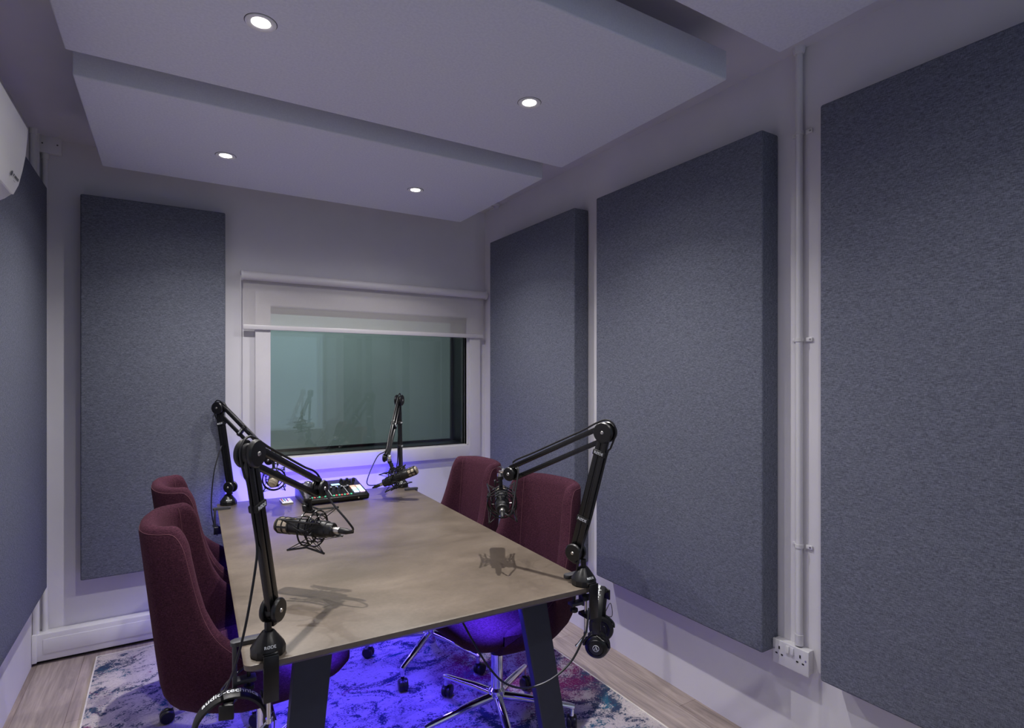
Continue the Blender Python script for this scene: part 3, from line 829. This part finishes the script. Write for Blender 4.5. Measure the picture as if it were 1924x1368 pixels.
cable('FR', 'black cable on the far right boom arm', [(1.24, 3.43, 1.06), (1.235, 3.43, .9), (1.225, 3.462, .80), (1.235, 3.478, .68)],
      [(.96, 3.15, .825), (.965, 3.165, .87), (1.03, 3.20, .975)])

# ------------------------------------------------------------------ headphone hangers and headphones
def hanger(p, inw, hook, label, ln=0., drop=0.):
    """p: point on the table edge (top); inw: direction onto the table; hook: direction the hook points"""
    p, iw, hk = V(p), V(inw).normalized(), V(hook).normalized(); R = rot_to(iw)
    r = empty('headphone_hanger', p, label, 'headphone hanger', 'clamp-on headphone hangers')
    b = MB(); q = p+iw*.02+V((0, 0, .0065))
    b.prism(rrect(.085, .03, .012), -.0055, .0055, M.Translation(q) @ R.to_4x4(), bev=.002)
    b.box(p-iw*.012+V((0, 0, -.045-drop/2)), (.011, .03, .112+drop), R=R, bev=.004)
    b.box(p+iw*.012+V((0, 0, -.095)), (.055, .03, .012), R=R, bev=.003)
    b.build('clamp_body', grey_bracket, r, p)
    s = p+iw*.022
    b = MB(); b.tube([s+V((0, 0, -.042)), s+V((0, 0, -.11))], .005, 12); b.lathe([(.009, -.034), (.010, -.038), (.010, -.044)], s, n=14); b.lathe([(.013, -.112), (.014, -.114), (.014, -.122), (.012, -.124)], s, n=14)
    b.build('clamp_screw', black_plast, r, p)
    h0 = p-iw*.012+V((0, 0, -.078-drop)); RH = rot_to(hk)
    b = MB(); b.box(h0+hk*(.035+ln/2), (.075+ln, .026, .010), R=RH, bev=.004); b.box(h0+hk*(.075+ln)+V((0, 0, -.012)), (.007, .036, .038), R=RH, bev=.0035, seg=3)
    b.build('hook', black_plast, r, p)
    return h0+hk*(.038+ln)+V((0, 0, .0075))

def headphones(seat, axis, label, cups=True, emblem=True):
    """hang from seat (top of the hook); axis: direction normal to the headband plane"""
    seat = V(seat); ax = V(axis).normalized(); sd = V((0, 0, 1)).cross(ax).normalized()
    r = empty('headphones', seat+V((0, 0, -.2)), label, 'headphones', 'black closed headphones hung on the hangers'); o = r.location
    Rb = .082; c = seat+V((0, 0, .006-Rb))
    def bandpt(a, rr, w): return c+sd*math.sin(a)*rr+V((0, 0, 1))*math.cos(a)*rr+ax*w
    b = MB(); rows = []
    for i in range(33):
        a = -1.72+3.44*i/32; ww = .021*(1-.3*(abs(a)/1.72)**3)
        rows.append([bandpt(a, Rb-.004, ww), bandpt(a, Rb+.002, ww+.001), bandpt(a, Rb+.006, ww*.8), bandpt(a, Rb+.0075, 0.), bandpt(a, Rb+.006, -ww*.8), bandpt(a, Rb+.002, -ww-.001), bandpt(a, Rb-.004, -ww), bandpt(a, Rb-.006, -ww*.5), bandpt(a, Rb-.006, ww*.5)])
    b.grid(rows, True); 
    for e in (0, -1): b._add(rows[e], [tuple(range(9))])
    bd = b.build('headband', leather, r, o, sharp=50)
    # lettering bent round the band
    tm = text_mesh('audio-technica', .0255, bold=.0002); b = MB()
    vs = []
    for v in tm.vertices:
        a = -v.co.x/(Rb+.012); wv = v.co.y; rr = Rb+.0080-.55*(wv/.021)**2*.0035+v.co.z*.5
        vs.append(bandpt(a, rr+.0004, wv))
    b._add(vs, [list(p.vertices) for p in tm.polygons]); b.build('lettering', white_ink, bd, o)
    for s in (-1, 1):
        e = bandpt(s*1.66, Rb, 0); dn = V((0, 0, -1)); out = sd*s
        b = MB(); b.box(e+dn*.018+out*.001, (.012, .030, .046), R=rot_to(out), bev=.003)
        sl = b.build('slider', black_plast, r, o)
        cc = e+dn*.082-out*.002
        b = MB()
        for t in (-1, 1):
            b.tube(bez([e+dn*.036, e+dn*.046+ax*t*.02+out*.004, e+dn*.066+ax*t*.042+out*.004, cc+ax*t*.045+out*.002], 5), .0042, 8)
        b.build('yoke', black_plast, sl, o)
        b = MB(); b.lathe([(.0, .019), (.018, .019), (.033, .015), (.0405, .007), (.042, .0), (.042, -.010), (.0, -.010)], cc, out, 36, caps=False)
        b.lathe([(.026, .0172), (.027, .0190), (.028, .0168)], cc, out, 36, caps=False)
        cup = b.build('ear_cup', black_plast, r, o)
        b = MB(); b.lathe([(.041, -.009), (.045, -.014), (.046, -.020), (.042, -.028), (.033, -.030), (.025, -.024), (.022, -.012), (.0, -.011)], cc, out, 36, caps=False)
        b.build('ear_pad', leather, cup, o)
        fr = frame(cc+out*.0195, V((0, 0, 1)).cross(out), (0, 0, 1))
        b = MB(); n_ = 28
        b.tube([fr @ V((.0105*math.cos(2*PI*i/n_), .0105*math.sin(2*PI*i/n_), 0)) for i in range(n_)], .0009, 5, True)
        b.tube([fr @ V((-.006, -.006, 0)), fr @ V((.0, .008, 0)), fr @ V((.0055, -.0065, 0))], .0012, 5)
        b.tube([fr @ V((.001, -.006, 0)), fr @ V((.001, .004, 0))], .0009, 5)
        b.build('emblem', white_ink, cup, o)
        lp = bez([e+dn*.03+ax*.012+out*.006, e+dn*.0+ax*.03+out*.022, e+dn*.05+ax*.035+out*.024, cc+V((0, 0, .04))+out*.01], 8)
        MB().tube(lp, .0014, 6).build('earpiece_lead', cable_black, sl, o)
    return r, c, sd

EL = lambda v: TM @ V(v)     # table coordinates
sNL = hanger(EL((-.541, -.857, .7405)), (1, -.03, 0), (-.35, -1, 0), 'grey headphone hanger clamp on the near left edge of the table', 0., .042)
headphones(sNL, (.06, 1., 0), 'black headphones with white lettering on the headband, cut off at the bottom edge')
sNR = hanger(EL((.541, -.885, .7405)), (-1, .03, 0), (1, .1, 0), 'black headphone hanger clamp on the near right edge of the table', .05, .006)
hpR = headphones(sNR, (.68, -.73, 0), 'black headphones hanging off the right side of the table')
hanger(EL((-.541, .83, .7405)), (1, 0, 0), (.1, -1, 0), 'small clamp at the far left edge of the table')
hanger(EL((.541, .83, .7405)), (-1, 0, 0), (0, 1, 0), 'small clamp at the far right edge of the table')

r = empty('headphone_cable', (.97, 1.45, .49), 'black headphone cable swinging in a loop under the near table edge', 'cable'); o = r.location
cp = [(1.235, 1.46, .60), (1.143, 1.412, .64), (1.128, 1.41, .612), (1.082, 1.415, .545), (1.007, 1.425, .502), (.932, 1.448, .488), (.876, 1.482, .504), (.844, 1.525, .543), (.822, 1.573, .596), (.800, 1.612, .655), (.79, 1.63, .684)]
cp[0] = (1.165, 1.43, .69)
MB().tube(bez(cp, 8), .0033, 8).build('cord', cable_black, r, o)

# ------------------------------------------------------------------ mixer
def mixer():
    r = empty('audio_mixer', (.79, 3.285, .741), 'black audio mixer with faders and lit coloured pads at the far end of the table', 'audio mixer', rz=math.radians(.5))
    w, d, zf, zb = .352, .27, .034, .082
    sl = math.atan2(zb-zf, d); X = M(((0, 0, 1, 0), (1, 0, 0, 0), (0, 1, 0, 0), (0, 0, 0, 1)))
    prof = [(-d/2+.012, .004), (d/2, .004), (d/2, zb-.004), (d/2-.004, zb), (-d/2+.003, zf), (-d/2, zf-.003), (-d/2, zf-.012)]
    MB().prism(prof, -w/2, w/2, X, bev=.002).build('case', black_plast, r)
    b = MB()
    for x in (-1, 1):
        for y in (-1, 1): b.lathe([(.012, 0), (.012, .006)], (x*w*.4, y*d*.38, 0), n=14)
    b.build('foot', black_rubber, r)
    F = M.Translation((0, -d/2, zf)) @ M.Rotation(sl, 4, 'X')        # panel frame: x across, y up the slope
    def pl(x, y, z=0.): return F @ V((x, y, z))
    R3 = F.to_3x3()
    lines = MB(); 
    for x in (-.104, -.026, .068): lines.box(pl(x, .085, .0006), (.0014, .13, .001), R=R3)
    lines.box(pl(.105, .152, .0006), (.08, .0014, .001), R=R3)
    lines.build('panel_lines', white_ink, r)
    fx = [-.155, -.123, -.085, -.054, -.012, .020, .050, .086]
    green = glow('key_green', (.12, .75, .42, 1), .5); red = glow('key_red', (.85, .16, .14, 1), .5)
    fy = [.105, .10, .11, .10, .118, .12, .12, .122]
    fx = [-.158, -.128, -.088, -.058, -.010, .020, .050, .086]
    cap_grey = plain('fader_cap', rgb(190, 190, 196), .4)
    for i, x in enumerate(fx):
        s = MB().box(pl(x, .085, .0005), (.004, .085, .002), R=R3).build('fader_slot', dark_slot, r)
        b = MB(); b.box(pl(x, fy[i], .008), (.011, .018, .014), R=R3, bev=.002)
        k = b.build('fader', black_plast, r)
        MB().box(pl(x, fy[i]+.002, .0155), (.0095, .010, .002), R=R3, bev=.0008).build('fader_tip', cap_grey, k)
        for kx, mt in ((-.006, green), (.008, red)):
            if i == 7 and kx > 0: continue
            MB().box(pl(x+kx, .024, .002), (.010, .009, .005), R=R3, bev=.0015).build('key', mt, r)
    cols = [(1., .45, .32), (1., .62, .5), (.95, .66, .6), (.55, .85, .7), (.45, .8, .85), (.5, .8, .9), (.62, .66, 1.), (.85, .65, .9)]
    for j in range(4):
        for i in range(2):
            MB().box(pl(.117+i*.034, .134-j*.028, .002), (.029, .022, .006), R=R3, bev=.003).build('pad', glow('pad_light', cols[j*2+i]+(1,), .9), r)
    MB().box(pl(.03, .185, .0015), (.062, .034, .003), R=R3, bev=.001).build('screen_bezel', dark_slot, r)
    MB().box(pl(.032, .185, .0032), (.048, .026, .001), R=R3).build('screen', glow('screen_light', (.35, .62, .85, 1), 1.3), r)
    mg = glow('meter_green', (.05, .8, .15, 1), .9)
    b = MB()
    for k in range(2): b.box(pl(-.040+k*.014, .175, .0012), (.007, .02, .002), R=R3)
    b.build('level_meter', mg, r)
    MB().lathe([(.0, .006), (.005, .005), (.006, 0)], pl(.03, .148), F.to_3x3() @ V((0, 0, 1)), 16, caps=False).build('rotary_light', glow('knob_blue', (.25, .4, 1., 1), 1.4), r)
    for x, y in ((.077, .235), (.112, .236), (.150, .232), (.085, .205), (.118, .205), (-.13, .22), (-.10, .22), (-.07, .22)):
        b = MB(); b.lathe([(.010, 0), (.0105, .002), (.0085, .006), (.008, .015), (.006, .017), (.0, .017)], pl(x, y), F.to_3x3() @ V((0, 0, 1)), 20, caps=False)
        k = b.build('knob', black_plast, r)
    MB().lathe([(.0, 0), (.0045, 0), (.0045, .001), (.0, .001)], (.115, -d/2-.0005, .018), (0, -1, 0), 14, caps=False).build('jack_socket', silver, r)
mixer()

# ------------------------------------------------------------------ remote
r = empty('remote_control', (.552, 3.335, .741), 'small white remote control with rainbow buttons left of the mixer', 'remote control', rz=math.radians(0.))
MB().box((0, 0, .004), (.056, .11, .007), bev=.002).build('case', plast_white, r)
MB().box((0, 0, .001), (.058, .112, .0022), bev=.001).build('case_back', black_plast, r)
pal = [[(200, 40, 40), (40, 150, 80), (40, 60, 160), (230, 230, 230)], [(225, 110, 50), (50, 160, 140), (90, 70, 170), (225, 160, 160)],
       [(230, 160, 70), (60, 140, 170), (150, 60, 130), (200, 200, 230)], [(235, 205, 90), (70, 110, 170), (190, 70, 140), (170, 200, 220)], [(70, 70, 76), (210, 210, 216), (90, 90, 150), (210, 210, 216)]]
for j in range(5):
    for i in range(4):
        MB().lathe([(.0, .0024), (.0034, .0022), (.0042, .0008), (.0042, 0)], (-.0195+i*.013, .04-j*.016, .0072), n=14, caps=False).build('button', plain('button_colour', rgb(*pal[j][i]), .5), r)

# ------------------------------------------------------------------ lights
def area(name, loc, rot, sx, sy, e, col, spread=180.):
    d = bpy.data.lights.new(name, 'AREA'); d.shape = 'RECTANGLE'; d.size = sx; d.size_y = sy; d.energy = e; d.color = col; d.spread = math.radians(spread)
    o = bpy.data.objects.new(name, d); C.objects.link(o); o.location = loc; o.rotation_euler = rot; return o
BL = (.075, .045, 1.)
# LED tape round the underside of the table
area('led_left', EL((-.30, 0, .68)), (0, 0, TR), .02, 1.7, 21., BL, 132.)
area('led_right', EL((.30, 0, .68)), (0, 0, TR), .02, 1.7, 21., BL, 132.)
area('led_far', EL((0, .985, .70)), (math.radians(105), 0, 0), 1.0, .02, 3.8, BL, 140.)
# daylight added as a cool fill lamp before the closed wall behind the camera
area('daylight_fill', (.95, YF+.05, 1.45), (math.radians(90), 0, 0), 2., 1.6, 3.6, (.55, .78, 1.))
# control room
area('control_room', (.9, 5., 2.6), (0, 0, 0), 2.4, 1.6, 22., (.92, 1., .98))

w = bpy.data.worlds.new('World'); sc.world = w; w.use_nodes = True
w.node_tree.nodes['Background'].inputs[0].default_value = (.02, .022, .03, 1); w.node_tree.nodes['Background'].inputs[1].default_value = 1.

# ------------------------------------------------------------------ camera
cam = bpy.data.cameras.new('Camera'); co = bpy.data.objects.new('Camera', cam); C.objects.link(co)
co.location = (0, 0, 1.45); co.rotation_euler = (math.radians(90), 0, math.radians(-31.355))
cam.sensor_width = 36.; cam.sensor_fit = 'HORIZONTAL'; cam.lens = 1052/1924*36.; cam.shift_y = 21/1924.; cam.clip_start = .02
sc.camera = co
sc.view_settings.view_transform = 'Standard'; sc.view_settings.look = 'None'; sc.view_settings.exposure = .3; sc.view_settings.gamma = 1.
sc.cycles.use_denoising = True; sc.cycles.max_bounces = 10; sc.cycles.diffuse_bounces = 5; sc.cycles.transparent_max_bounces = 12
